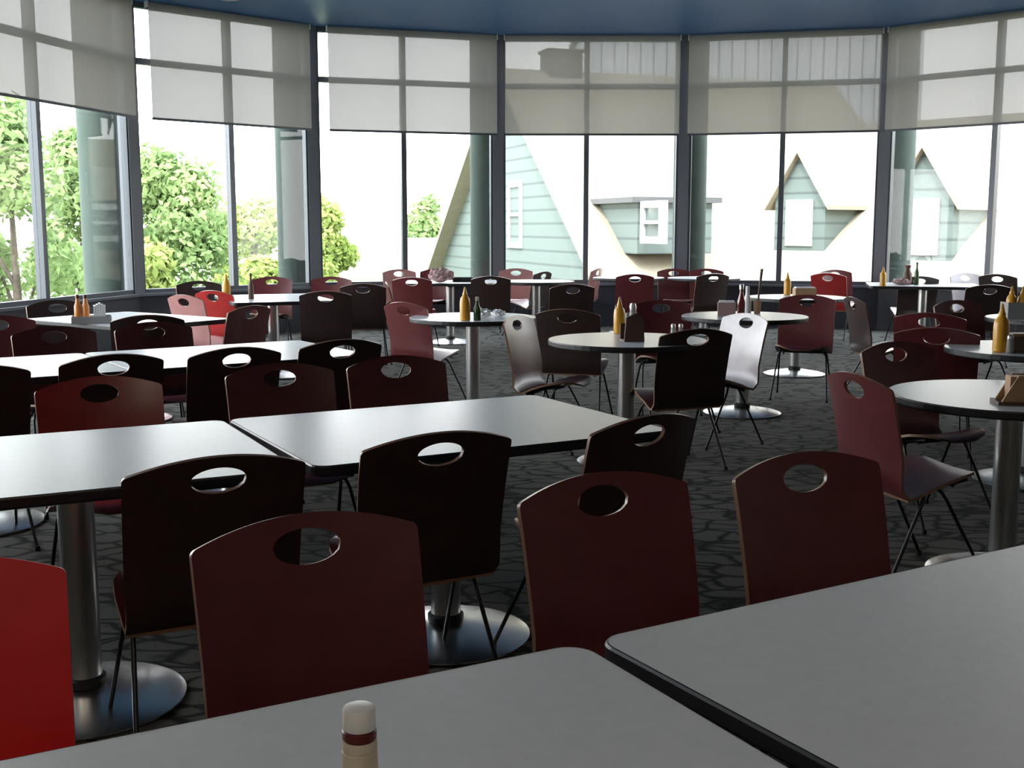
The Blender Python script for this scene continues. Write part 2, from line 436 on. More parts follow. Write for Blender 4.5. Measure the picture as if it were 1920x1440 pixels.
# ------------------------------------------------------------------ chairs
BW = .465
def backrest_mesh():
    W2 = BW / 2
    # outline in (u, s): s = 0 at the bend, s = S at the crown
    S = .485
    def top(u): return S - .042 * (abs(u) / W2) ** 2.0
    pts = []
    r = .014
    nT = 22
    for q in range(nT + 1):                       # arched top, right to left
        u = W2 - r - (2 * W2 - 2 * r) * q / nT
        pts.append((u, top(u)))
    zc = top(W2)
    def corner(cx, cy, a0, rr, n=5, full=90):
        return [(cx + rr * math.cos(R(a0 + full * q / n)), cy + rr * math.sin(R(a0 + full * q / n))) for q in range(1, n)]
    WB = W2 - .008                                # slightly narrower at the bend
    left = [(-W2 - .0, zc - r)] + [(-W2 + (W2 - WB) * q / 8, (zc - r) * (1 - q / 8)) for q in range(1, 9)]
    tl = corner(-W2 + r, zc - r + .004, 90, r)
    bottom = [(-WB + 2 * WB * q / 14, 0) for q in range(1, 14)]
    right = [(WB + (W2 - WB) * q / 8, (zc - r) * q / 8) for q in range(0, 9)]
    tr = corner(W2 - r, zc - r + .004, 0, r)
    loop = pts + tl + left + bottom + right + tr
    hc = (0, S - .064)
    a_, b_ = .071, .035
    def hole(ang):
        c_, s_ = math.cos(ang), math.sin(ang)
        yy = b_ * s_
        return (hc[0] + a_ * c_, hc[1] + yy)
    K = 7
    bm = NB()
    rings = []
    for kk in range(K + 1):
        f = (kk / K) ** 1.15
        ring = []
        for (u, s) in loop:
            ang = math.atan2((s - hc[1]) / b_ * .55, (u - hc[0]) / a_ * .55)
            h = hole(ang)
            ring.append((h[0] + (u - h[0]) * f, h[1] + (s - h[1]) * f))
        rings.append(ring)
    return rings

PROF = [(-.158, .365), (-.180, .372), (-.197, .396), (-.207, .440), (-.216, .520), (-.232, .600), (-.254, .700), (-.290, .832)]
def prof_at(s, S=.485):
    # arc length along the profile
    tot = [0]
    for a, b2 in zip(PROF[:-1], PROF[1:]): tot.append(tot[-1] + math.dist(a, b2))
    t_ = max(0, min(1, s / S)) * tot[-1]
    for i2 in range(len(PROF) - 1):
        if t_ <= tot[i2 + 1] + 1e-9:
            f = (t_ - tot[i2]) / (tot[i2 + 1] - tot[i2])
            return (PROF[i2][0] + f * (PROF[i2 + 1][0] - PROF[i2][0]), PROF[i2][1] + f * (PROF[i2 + 1][1] - PROF[i2][1]))
    return PROF[-1]

def shell(bm, name, material, parent, th=.012):
    """sheet -> moulded plywood of thickness th, bare veneer on the cut edge"""
    bmesh.ops.recalc_face_normals(bm, faces=bm.faces)
    bm.normal_update()
    faces = list(bm.faces); bnd = [e for e in bm.edges if len(e.link_faces) == 1]
    twin = {v: bm.verts.new(v.co - v.normal * th) for v in list(bm.verts)}
    for f in faces: bm.faces.new([twin[v] for v in reversed(f.verts)])
    for e in bnd:
        a, b2 = e.verts
        f = bm.faces.new((a, b2, twin[b2], twin[a])); f.material_index = 1
    o = obj(name, bm, material, parent, smooth=50)
    o.data.materials.append(M['veneer'])
    return o

def build_back(material, parent):
    rings = backrest_mesh()
    bm = NB(); vr = []
    for ring in rings:
        row = []
        for u, s in ring:
            y, z = prof_at(s)
            blend = min(1, s / .15)
            y += (.022 * (u / (BW / 2)) ** 2) * blend      # wraps forwards at the sides
            row.append(bm.verts.new((u, y, z)))
        vr.append(row)
    N = len(vr[0])
    for a, b2 in zip(vr[:-1], vr[1:]):
        for q in range(N):
            q2 = (q + 1) % N
            bm.faces.new((a[q], a[q2], b2[q2], b2[q]))
    return shell(bm, 'backrest', material, parent)

def build_seat(material, parent):
    bm = NB()
    prof = [(-.158, .365), (-.12, .372), (-.06, .390), (0, .410), (.08, .432), (.14, .440), (.18, .440), (.205, .432), (.222, .418)]
    def half(y):
        if y < -.02: return .222 - .012 * ((-.02 - y) / .138) * 0 
        return .222 * math.sqrt(max(.0, 1 - ((y + .02) / .262) ** 2.6)) if y < .222 else .06
    rows = []
    NU = 14
    for y, z in prof:
        w = half(y); row = []
        for q in range(NU + 1):
            u = -w + 2 * w * q / NU
            row.append(bm.verts.new((u, y, z + .012 * (u / .22) ** 2 * (1 if y > -.1 else .3))))
        rows.append(row)
    for a, b2 in zip(rows[:-1], rows[1:]):
        for q in range(NU): bm.faces.new((a[q], a[q + 1], b2[q + 1], b2[q]))
    return shell(bm, 'seat', material, parent)

def make_chair(kind):
    root = thing('stacking_chair', '', 'chair')
    build_back(M[kind], root); build_seat(M['maroon' if kind == 'dark' else kind], root)
    bm = NB()
    for s in (-1, 1): tube(bm, [(s * .165, -.12, .352), (s * .165, .0, .395), (s * .165, .14, .420)], .009, 8)
    tube(bm, [(-.165, -.05, .375), (.165, -.05, .375)], .009, 8); tube(bm, [(-.165, .08, .400), (.165, .08, .400)], .009, 8)
    obj('seat_bracket', bm, M['rod'], root, smooth=60)
    for s in (-1, 1):
        for fy, ty in ((.215, .01), (-.235, -.045)):
            bm = NB()
            tube(bm, [(s * .160, ty, .392), (s * .182, ty + (fy - ty) * .06, .375), (s * .192, ty + (fy - ty) * .14, .345), (s * .222, fy, .012)], .0072, 8)
            lg = obj('leg', bm, M['rod'], root, smooth=60)
            bm = NB(); lathe(bm, [(.010, 0), (.012, .004), (.010, .022)], 10, s * .2222, fy); obj('foot_glide', bm, M['rubber'], lg, smooth=60)
    return root

protos = {}
def chair(px, py, yaw, kind, label, group, z=.832):
    tp = at(px, py, z)
    a = R(yaw); fx, fy = -math.sin(a), math.cos(a)
    loc = (tp.x + .29 * fx, tp.y + .29 * fy, 0)
    if kind not in protos:
        r = make_chair(kind); r.location = loc; r.rotation_euler = (0, 0, a); r['label'] = label; r['group'] = group
        protos[kind] = r
    else:
        r = dup(protos[kind], loc, a, label, group)
    return r

g0 = 'chairs pushed in behind the nearest tables'
g1 = 'chairs on the near side of the first white table row'
g2 = 'chairs on the far side of the first white table row'
g3 = 'chairs around the second table row'
g4 = 'chairs by the left windows'
g5 = 'chairs around the middle round tables'
g6 = 'chairs around the right-hand tables'
g7 = 'far chairs below the windows'
CH = [
 (-150, 1046, 206, 'lit_red', 'bright red chair cut by the bottom left picture edge', g0),
 (566, 962, 208, 'maroon', 'large maroon chair at the bottom, directly behind the white-capped bottle', g0),
 (1118, 886, 209, 'maroon', 'dark maroon chair with a black handle hole, behind the joint of the nearest tables', g0),
 (1497, 848, 206, 'maroon', 'brownish chair with floor showing through its hole, behind the bottom right table', g0),
 (412, 857, 28, 'dark', 'near-black chair left of the big maroon chair, table showing through its hole', g1),
 (832, 812, 28, 'dark', 'near-black chair at the middle of the white tables, splayed rod legs below', g1),
 (1226, 779, 40, 'dark', 'black chair turned towards the right end of the white table', g1),
 (183, 706, 208, 'red', 'red chair behind the left white table', g2),
 (520, 681, 208, 'maroon', 'dark maroon chair just left of the middle, beyond the white table joint', g2),
 (738, 667, 206, 'maroon', 'dark maroon chair behind the right white table, nearest the aisle', g2),
 (-52, 686, 34, 'dark', 'dark chair cut off by the left edge, beside the red chair', g3),
 (214, 665, 34, 'dark', 'dark chair with a white oval hole directly behind the red chair', g3),
 (446, 652, 34, 'dark', 'second row dark chair with white hole, second from left of three', g3),
 (645, 637, 34, 'dark', 'second row dark chair with white hole, rightmost of three', g3),
 (98, 612, 214, 'maroon', 'brown-black chair beyond the second table row, left of another alike', g3),
 (284, 604, 214, 'maroon', 'brown-black chair beyond the second table row, in front of the white-holed black chair', g3),
 (-8, 592, 214, 'maroon', 'dark red chair at the far left edge beyond the second row', g3),
 (277, 591, 20, 'dark', 'black chair with white hole at the table with the grey tray', g4),
 (475, 573, 62, 'maroon', 'dark chair turned sideways beside the white-lit steel column', g4),
 (340, 553, -36, 'rose', 'pale rose chair with dark hole near the left windows', g4),
 (395, 545, -30, 'red', 'red chair just right of the pale rose chair', g4),
 (372, 527, 200, 'dark', 'small dark chair with white hole behind the rose chair', g4),
 (105, 563, 215, 'dark', 'dark chair at the left window post, left of the grey tray', g4),
 (510, 519, 185, 'maroon', 'brown chair with white hole in front of the second window column', g4),
 (622, 519, 180, 'maroon', 'maroon chair with cream hole right of the second window post', g4),
 (610, 546, 8, 'dark', 'large black chair behind the second row, seen square from behind', g4),
 (680, 532, 4, 'dark', 'black chair half hidden right of the large black chair', g4),
 (722, 529, -84, 'maroon', 'narrow edge-on chair between the black chairs and the maroon pair', g4),
 (771, 520, -6, 'maroon', 'maroon chair with white hole left of the centre, in front of the far table', g5),
 (753, 567, -40, 'maroon', 'maroon chair turned right, before the round table with thick column', g5),
 (920, 518, 0, 'dark', 'black chair under the middle post with a pale slot', g5),
 (962, 592, -115, 'maroon', 'maroon chair seen nearly edge-on left of the middle round table', g5),
 (1062, 580, -18, 'dark', 'tall dark chair left of the round table with the mustard bottle', g5),
 (1075, 533, 12, 'dark', 'dark brown chair behind the tall dark chair', g5),
 (1022, 509, 58, 'dark', 'small black chair with a white hole behind the dark brown chair', g7),
 (1191, 514, -2, 'maroon', 'single maroon chair with white hole, seen square, right of centre', g7),
 (1238, 563, 184, 'maroon', 'maroon chair on the far side of the middle round table', g5),
 (1312, 617, 20, 'dark', 'black chair seen from behind at the middle round table, right side', g5),
 (1406, 588, 118, 'silver_grey', 'pale grey chair with a dark hole and grey seat', g5),
 (1515, 553, 160, 'maroon', 'maroon chair facing the room, right of the pale grey chair', g5),
 (1594, 557, -85, 'dark', 'black chair seen from the side right of the maroon chair', g6),
 (1594, 700, -75, 'maroon', 'maroon chair at the left of the round table with wooden napkin holder', g6),
 (1673, 641, 204, 'maroon', 'dark maroon chair behind the round table, grey hole left of another', g6),
 (1757, 615, -20, 'maroon', 'large dark chair above the right round table, white slot hole', g6),
 (1742, 587, -28, 'maroon', 'dark chair with a lit left edge behind the large dark chair', g6),
 (1790, 563, 200, 'maroon', 'small maroon chair with dark hole right of the lit-edged chair', g6),
 (1726, 518, 0, 'dark', 'black chair seen square from behind at the far right table', g6),
 (1858, 534, 0, 'dark', 'dark chair at the far right round table edge', g6),
 (1869, 514, -44, 'dark', 'small black handle-topped chair in front of the right window mullion', g7),
 (1808, 512, 196, 'silver_grey', 'pale lilac chair beyond the far right table', g7),
 (1551, 512, -38, 'red', 'red chair with lit hole below the fifth window bay', g7),
 (1564, 506, 190, 'maroon', 'dark chair just behind the red chair of the fifth bay', g7),
 (747, 505, 200, 'rose', 'pale chair peeking over the maroon chair at the third bay', g7),
 (820, 504, 176, 'maroon', 'dark chair behind the far table with crumpled tray', g7),
 (967, 503.5, 182, 'rose', 'rose chair below the middle post, white hole', g7),
 (1124, 503, 66, 'rose', 'narrow rose-grey chair at the middle mullion', g7),
 (1262, 504, 186, 'maroon', 'maroon chair top left of the post beyond the middle bay', g7),
 (1324, 504, 178, 'maroon', 'maroon chair top in front of the round column right of middle bay', g7),
 (1340, 513, 22, 'dark', 'dark chair with white hole right of the middle bay post', g7),
]
for c_ in CH: chair(*c_)

# ------------------------------------------------------------------ things on the tables
def bottle(name, label, loc, prof, bodymat, cap=None, cat='bottle', group=None, rz=0, capname='cap', capmat=None, extra=None, tilt=None):
    root = thing(name, label, cat, loc, rz, group)
    if tilt: root.rotation_euler = tilt
    bm = NB(); lathe(bm, prof, 24); obj('body', bm, bodymat, root, smooth=40)
    if cap:
        bm = NB(); lathe(bm, cap, 20); obj(capname, bm, capmat or bodymat, root, smooth=40)
    if extra: extra(root)
    return root
MB = [(.026, 0), (.030, .004), (.030, .10), (.026, .125), (.014, .140), (.013, .142)]
MC = [(.014, .142), (.0145, .15), (.010, .160), (.004, .188), (.003, .190)]
def scale(prof, k): return [(r * k, z * k) for r, z in prof]
gM = 'yellow mustard squeeze bottles'
def mustard(px, py, label, k=1.0):
    p = at(px, py, TZ); p.z = TZ + .001
    return bottle('mustard_bottle', label, p, scale(MB, k), M['mustard'], scale(MC, k), group=gM, capname='nozzle')

# foreground sauce bottle with a white cap
p = atY(673, 1324, .985)
bz = TZ + .001; top = p.z; h = top - bz
def cap_extra(root):
    bm = NB(); lathe(bm, [(.0140, h - .030), (.0156, h - .029), (.0156, h - .0225), (.0145, h - .0215)], 28); obj('neck_band', bm, M['band'], root, smooth=40)
    pr_ = [(.0155, h - .031), (.0160, h - .033), (.0160, h - .0395), (.0154, h - .040), (.0154, h - .0415), (.0162, h - .042), (.0166, h - .060), (.0160, h - .0605), (.0160, h - .062), (.0168, h - .0625), (.0176, h - .085)]
    bm = NB(); lathe(bm, pr_, 28); obj('neck_label', bm, M['cream'], root, smooth=30)
b_ = bottle('sauce_bottle', 'sauce bottle with white cap and cream neck label, front table', (p.x, p.y, bz),
       [(.026, 0), (.029, .004), (.029, .085), (.024, .115), (.0168, h - .085), (.0150, h - .04), (.0138, h - .030), (.0130, h - .018)], M['ketchup'],
       [(.0148, h - .0205), (.0152, h - .020), (.0150, h - .003), (.0138, h - .0005), (.0122, h), (0, h)], capmat=M['white'], extra=cap_extra)

mustard(1875, 660, 'large mustard bottle alone on the right round table', 1.35)
mustard(1161, 626, 'mustard bottle beside the brown holder on the middle round table', 1.2)
mustard(872, 601, 'mustard bottle on the round table with crumpled napkins', 1.25)
mustard(425, 562, 'mustard bottle on the table by the left windows', 1.25)
mustard(1476, 553, 'pale yellow bottle in front of the fifth bay mullion', 1.15)
mustard(1655, 537, 'orange-yellow bottle at the left end of the far right table', 1.15)

def open_box(bm, w, d, h, t=.006):
    box(bm, -w / 2, w / 2, -d / 2, d / 2, 0, t)
    box(bm, -w / 2, -w / 2 + t, -d / 2, d / 2, t, h); box(bm, w / 2 - t, w / 2, -d / 2, d / 2, t, h)
    box(bm, -w / 2 + t, w / 2 - t, -d / 2, -d / 2 + t, t, h); box(bm, -w / 2 + t, w / 2 - t, d / 2 - t, d / 2, t, h)
    return bm

# grey tray with orange bottles and napkins
p = at(172, 606, TZ); tz = TZ + .001
tr = thing('condiment_tray', 'grey condiment tray on the table by the left windows', 'tray', (p.x, p.y, tz), R(20))
bm = NB(); open_box(bm, .26, .16, .05); obj('tray_body', bm, M['tray'], tr)
OB = [(.022, 0), (.024, .004), (.024, .11), (.012, .145), (.011, .165)]
for dx, lab in ((-.085, 'orange sauce bottle standing left in the grey tray'), (-.035, 'orange sauce bottle beside the napkins in the grey tray')):
    q = Matrix.Rotation(R(20), 3, 'Z') @ Vector((dx, 0, 0))
    bottle('sauce_bottle', lab, (p.x + q.x, p.y + q.y, tz + .007), OB, M['orange'], [(.013, .165), (.013, .185), (.009, .19), (0, .19)], capmat=M['band'], group='orange sauce bottles')
q = Matrix.Rotation(R(20), 3, 'Z') @ Vector((.055, 0, 0))
nk = thing('napkin_stack', 'white paper napkins standing in the grey tray', 'napkins', (p.x + q.x, p.y + q.y, tz + .007), R(20))
for kx in range(5):
    bm = NB(); box(bm, -.04 + kx * .016, -.0255 + kx * .016, -.06, .06, 0, .13 - .008 * abs(kx - 2)); obj('napkin', bm, M['napkin'], nk)

# brown holder, glass shaker on the middle round table
p = at(1186, 640, TZ)
hd = thing('menu_holder', 'dark brown menu holder on the middle round table', 'holder', (p.x, p.y, TZ + .001), R(10))
bm = NB(); prism(bm, [(-.06, -.04, 0), (.06, -.04, 0), (.055, -.04, .12), (.02, -.04, .17), (-.05, -.04, .14)], (0, .012, 0)); box(bm, -.06, .06, -.028, .05, 0, .012); box(bm, -.06, .06, .05, .06, 0, .10); obj('panel', bm, M['brown'], hd)
p = at(1186, 627, TZ)
bottle('glass_shaker', 'glass shaker with a steel top behind the brown holder', (p.x, p.y, TZ + .001), [(.026, 0), (.028, .004), (.022, .13), (.020, .15)], M['shakerglass'], [(.021, .15), (.022, .17), (.016, .19), (0, .195)], cat='shaker', capmat=M['steel'], capname='lid')
for px_, lab in ((1262, 'left salt shaker by the black chair on the middle round table'), (1276, 'right salt shaker by the black chair on the middle round table')):
    p = at(px_, 633, TZ)
    bottle('salt_shaker', lab, (p.x, p.y, TZ + .001), [(.014, 0), (.016, .003), (.013, .06)], M['shakerglass'], [(.0135, .06), (.0135, .074), (.008, .082), (0, .083)], cat='shaker', capmat=M['steel'], capname='lid', group='salt shakers on the middle round table')

# ketchup, white bottle, box and stick on the table behind the pale chair
p = at(1362, 592, TZ)
bx = thing('napkin_box', 'mauve napkin box beside the dark ketchup bottle', 'box', (p.x, p.y, TZ + .001), R(-8))
bm = NB(); open_box(bm, .13, .10, .10); obj('box_body', bm, M['mauve'], bx)
bm = NB(); box(bm, -.055, .055, -.04, .04, .02, .112); obj('napkins', bm, M['napkin'], bx)
p = at(1382, 590, TZ)
bottle('ketchup_bottle', 'dark red ketchup bottle with grey cap behind the pale grey chair', (p.x + .025, p.y - .02, TZ + .001), [(.027, 0), (.030, .004), (.030, .10), (.014, .16), (.013, .19)], M['ketchup'], [(.016, .19), (.016, .225), (.012, .23), (0, .23)], capmat=M['steel'])
p = at(1397, 588, TZ)
bottle('dressing_bottle', 'white bottle right of the dark ketchup bottle', (p.x + .015, p.y, TZ + .001), [(.027, 0), (.031, .004), (.031, .09), (.015, .15), (.014, .17)], M['white'], [(.016, .17), (.016, .20), (.012, .21), (0, .21)], capmat=M['napkin'])
p = at(1412, 588, TZ)
cup = thing('cutlery_cup', 'small tan cup holding a tall stick, right of the white bottle', 'cup', (p.x + .03, p.y, TZ + .001))
bm = NB(); lathe(bm, [(.024, 0), (.030, .10), (.027, .10), (.022, .008), (0, .008)], 20); obj('cup_body', bm, M['wood'], cup, smooth=40)
st = tag(obj('stick', tube(NB(), [(0, 0, 0), (.03, .0, .33)], .006, 8, .011), M['brown'], smooth=60), 'tall dark stick leaning out of the tan cup', 'stick')
st.location = (p.x + .028, p.y, TZ + .011)

# wooden napkin holder at the right edge
p = at(1908, 757, TZ)
nh = thing('napkin_holder', 'tan wooden napkin holder at the right edge', 'napkin holder', (p.x, p.y, TZ + .001), R(-8))
bm = NB(); prism(bm, [(-.07, -.05, .012), (.07, -.05, .012), (.045, -.05, .11), (-.015, -.05, .11)], (0, .010, 0)); prism(bm, [(-.07, .04, .012), (.07, .04, .012), (.045, .04, .11), (-.015, .04, .11)], (0, .010, 0)); obj('side_panel', bm, M['wood'], nh)
bm = NB(); box(bm, -.085, .085, -.06, .06, 0, .012); obj('base', bm, M['brown'], nh)
bm = NB(); box(bm, -.04, .04, -.036, .036, .013, .105); obj('napkins', bm, M['wood'], nh)

# caddy on the round table with the large mustard bottle
p = at(1912, 660, TZ)
cd = thing('condiment_caddy', 'brown caddy right of the large mustard bottle', 'caddy', (p.x, p.y, TZ + .001))
bm = NB(); open_box(bm, .13, .10, .085); obj('caddy_body', bm, M['brown'], cd)
bm = NB(); box(bm, -.055, .055, -.04, .04, .012, .10); obj('napkins', bm, M['wood'], cd)
p = at(1893, 662, TZ)
bottle('salt_shaker', 'glass shaker between the large mustard bottle and brown caddy', (p.x, p.y, TZ + .001), [(.018, 0), (.020, .003), (.017, .075)], M['shakerglass'], [(.0175, .075), (.0175, .09), (.01, .10), (0, .101)], cat='shaker', capmat=M['steel'], capname='lid')

# caddy with yellow bottles on the far right round table
p = at(1910, 598, TZ)
cd = thing('condiment_caddy', 'grey caddy on the far right round table', 'caddy', (p.x, p.y, TZ + .001))
bm = NB(); open_box(bm, .22, .14, .12); obj('caddy_body', bm, M['tray'], cd)
for dx, lab in ((-.06, 'left yellow bottle in the grey caddy'), (.02, 'right yellow bottle in the grey caddy')):
    bottle('mustard_bottle', lab, (p.x + dx, p.y, TZ + .008), scale(MB, 1.2), M['mustard'], scale(MC, 1.2), group=gM, capname='nozzle')

# napkins and dark bottle on the left of centre round table
p = at(905, 597, TZ)
def crumple(name, label, loc, rad, hgt, m, seed, cat):
    rn = random.Random(seed); bm = NB()
    bmesh.ops.create_icosphere(bm, subdivisions=3, radius=1)
    for v in bm.verts:
        k_ = .75 + .45 * rn.random()
        v.co = Vector((v.co.x * rad * k_, v.co.y * rad * k_, max(0, (v.co.z * .5 + .5)) * hgt * k_))
    o = tag(obj(name, bm, m), label, cat); o.location = loc; return o
crumple('crumpled_napkin', 'crumpled white napkin on the round table left of centre', (p.x, p.y, TZ + .001), .06, .07, M['napkin'], 3, 'napkin')
p = at(935, 594, TZ)
crumple('crumpled_napkin', 'crumpled white napkin right of the larger one', (p.x, p.y, TZ + .001), .05, .05, M['napkin'], 5, 'napkin')
p = at(887, 601, TZ)
bottle('sauce_bottle', 'dark green bottle beside the mustard on the round table left of centre', (p.x + .03, p.y, TZ + .001), [(.024, 0), (.027, .004), (.027, .08), (.012, .12), (.011, .14)], M['green'], [(.013, .14), (.013, .165), (0, .17)], capmat=M['cream'])
p = at(471, 561, TZ)
bottle('sauce_bottle', 'slim dark bottle near the left windows, right of the mustard', (p.x, p.y, TZ + .001), [(.024, 0), (.026, .004), (.024, .12), (.010, .17), (.010, .21)], M['brown'], [(.012, .21), (.012, .235), (0, .24)], capmat=M['green'])
# far table tray and caddies
p = at(825, 530, TZ)
crumple('crumpled_bag', 'crumpled brown paper bag on the far table under the middle windows', (p.x, p.y, TZ + .001), .13, .17, M['mauve'], 9, 'bag')
p = at(868, 528, TZ)
t_ = thing('serving_tray', 'dark tray beside the crumpled bag on the far table', 'tray', (p.x, p.y, TZ + .001))
bm = NB(); open_box(bm, .24, .18, .05, .01); obj('tray_body', bm, M['rubber'], t_)
p = at(1508, 556, TZ)
t_ = thing('napkin_box', 'tan napkin box right of the pale yellow bottle', 'box', (p.x, p.y, TZ + .001))
bm = NB(); open_box(bm, .20, .12, .08); obj('box_body', bm, M['wood'], t_)
bm = NB(); box(bm, -.09, .09, -.05, .05, .02, .09); obj('napkins', bm, M['napkin'], t_)
p = at(1690, 534, TZ)
crumple('crumpled_napkin', 'pinkish napkin left of the green bottle on the far right table', (p.x, p.y, TZ + .001), .10, .07, M['mauve'], 12, 'napkin')
p = at(1701, 533, TZ)
bottle('sauce_bottle', 'round brown bottle on the far right table', (p.x, p.y, TZ + .001), [(.035, 0), (.05, .03), (.05, .12), (.03, .16), (.028, .19)], M['brown'], [(.035, .19), (.035, .22), (0, .225)], capmat=M['band'])
p = at(1718, 534, TZ)
bottle('sauce_bottle', 'slim green bottle on the far right table', (p.x, p.y, TZ + .001), [(.026, 0), (.028, .004), (.026, .14), (.010, .19), (.010, .23)], M['green'], [(.012, .23), (.012, .255), (0, .26)], capmat=M['green'])

# ceiling downlight seen at the top edge
p = at(428, -4, CEIL)
dl = thing('ceiling_downlight', 'small white ceiling fitting at the top picture edge', 'ceiling light', (p.x, p.y, CEIL))
bm = NB(); lathe(bm, [(.07, -.012), (.13, -.012), (.14, -.006), (.14, -.0005)], 32); obj('trim_ring', bm, M['white'], dl, smooth=40)
bm = NB(); lathe(bm, [(0, -.006), (.068, -.006), (.068, -.001)], 24); obj('lens', bm, M['napkin'], dl)

# ------------------------------------------------------------------ outside
GZ = -4.0
bm = NB(); box(bm, -120, 120, 17.9, 260, GZ - .3, GZ); g_ = obj('ground_lawn', bm, M['grass']); struct(g_)
bm = NB(); box(bm, -120, -6.2, -60, 17.9, GZ - .3, GZ); struct(obj('ground_side_lawn', bm, M['grass']))
bm = NB(); box(bm, 9, 120, -60, 17.9, GZ - .3, GZ); struct(obj('ground_right_lawn', bm, M['grass']))
# terrace slab under the building, carrying the outer columns
bm = NB(); box(bm, -6.2, 9, -6, 17.9, GZ, -.26); struct(obj('trim_podium', bm, M['column']))
for px_, py_, lab in ((-5.0, 14.12, 'outer round column behind the leftmost shade'), (-3.02, 16.08, 'outer round column left of the second window post'), (-.37, 16.95, 'outer round column left of the middle bay post'), (2.60, 17.0, 'outer round column right of the middle bay'), (5.40, 16.35, 'outer round column at the right post')):
    bm = NB(); lathe(bm, [(.24, -.259), (.24, CEIL + .32)], 40)
    o = tag(obj('concrete_column', bm, M['column'], smooth=40), lab, 'column', 'round concrete columns outside the windows'); o.location = (px_, py_, 0)

def tree(label, px, Y, ytop, wpx, leaf, seed, nleaf=5200, low=None, size=.17, group='trees outside the left windows'):
    rn = random.Random(seed)
    topz = atY(px, ytop, Y).z; x = atY(px, 400, Y).x
    w = wpx / FPX * Y / 2
    root = thing('broadleaf_tree', label, 'tree', (x, Y, GZ), 0, group)
    H = topz - GZ
    base = (low if low is not None else .25) * H
    blobs = []
    for q in range(26):
        f = rn.random()
        zz = base + (H - base) * f
        rad = w * (1.0 - .75 * max(0, f - .35) / .65) 
        a = rn.random() * 6.283; rr = rad * math.sqrt(rn.random()) * .85
        blobs.append((rr * math.cos(a), rr * math.sin(a), zz - .12 * w, w * (.26 + .18 * rn.random())))
    blobs.append((0, 0, H - w * .3, w * .3))
    bm = NB()
    for q in range(int(nleaf * 2.3)):
        bx_, by_, bz_, br = blobs[q % len(blobs)]
        d = Vector((rn.gauss(0, 1), rn.gauss(0, 1), rn.gauss(0, 1))).normalized() * br * (.55 + .5 * rn.random())
        c_ = Vector((bx_, by_, bz_)) + d
        nn = (d.normalized() + Vector((rn.gauss(0, .6), rn.gauss(0, .6), rn.gauss(0, .6)))).normalized()
        t1 = nn.orthogonal().normalized(); t2 = nn.cross(t1); s = size * .62 * (.6 + .8 * rn.random())
        a = rn.random() * 6.28; u_ = math.cos(a) * t1 + math.sin(a) * t2; v_ = nn.cross(u_)
        bm.faces.new([bm.verts.new(c_ + u_ * s), bm.verts.new(c_ + v_ * s * .5), bm.verts.new(c_ - u_ * s), bm.verts.new(c_ - v_ * s * .5)])
    obj('crown', bm, leaf, root, recalc=False)
    bm = NB(); tube(bm, [(0, 0, 0), (.05, 0, H * .4), (0, .05, H * .75)], .16, 10, .05)
    for q in range(5):
        a = q * 1.3; z0 = H * (.3 + .08 * q)
        tube(bm, [(0, 0, z0), (math.cos(a) * w * .4, math.sin(a) * w * .4, z0 + H * .18)], .05, 6, .02)
    obj('trunk', bm, M['bark'], root, smooth=60)
    return root
tree('tall green tree filling the leftmost window pane', 20, 24, 205, 330, M['leaf_green'], 1, 4200)
tree('green tree between the left mullion and round column', 150, 27, 240, 210, M['leaf_green'], 2, 3200)
tree('pointed green tree in the second window bay', 315, 30, 285, 300, M['leaf_green'], 3, 6500)
tree('lower lime tree left of the second round column', 470, 37, 372, 240, M['leaf_lime'], 4, 5200)
tree('lime tree just right of the second window post', 600, 31, 375, 190, M['leaf_lime'], 5, 4600)
tree('small distant tree left of the gabled house', 800, 62, 378, 130, M['leaf_green'], 6, 2600, size=.25)
tree('yellow-green bush low in the second window bay', 290, 22, 465, 190, M['leaf_lime'], 8, 3800, low=.5)
tree('yellow-green bush under the second bay mullion', 480, 24, 480, 190, M['leaf_lime'], 9, 3800, low=.5)

# --- gabled house: ridge runs to the right and away
def rdir(a): return Vector((math.cos(a), math.sin(a), 0))
apex = atY(926, 127, 26.0)
ra = math.atan2(2.9, 8.5); rv = rdir(ra); qv = Vector((math.sin(ra), -math.cos(ra), 0))   # q: downhill towards the viewer
house = thing('gabled_house', 'grey-green sided house with tan roof, brown chimney and dormers outside the windows', 'building', (apex.x, apex.y, GZ))
O = Vector((apex.x, apex.y, GZ))
def HL(s, t_, z): return (qv * s + rv * t_) + Vector((0, 0, z - GZ))      # local coordinates
slope = (apex.z - 1.01) / 5.06
def roofz(s): return apex.z - slope * abs(s)
def on_roof(px, py):
    d = ray(px, py); nrm = (qv * slope + Vector((0, 0, 1))).normalized(); o_ = Vector((0, 0, CAM_H)); pl = apex
    t_ = (pl - o_).dot(nrm) / d.dot(nrm); return o_ + d * t_
sR, sL = 7.2, 6.2
RL = 8.7
bm = NB(); prism(bm, [HL(-sL, .35, GZ), HL(sR - .6, .35, GZ), HL(sR - .6, .35, roofz(sR - .6) - .12), HL(0, .35, apex.z - .12), HL(-sL, .35, roofz(sL) - .12)], rv * 1.5); obj('wall', bm, M['siding'], house)
bm = NB()
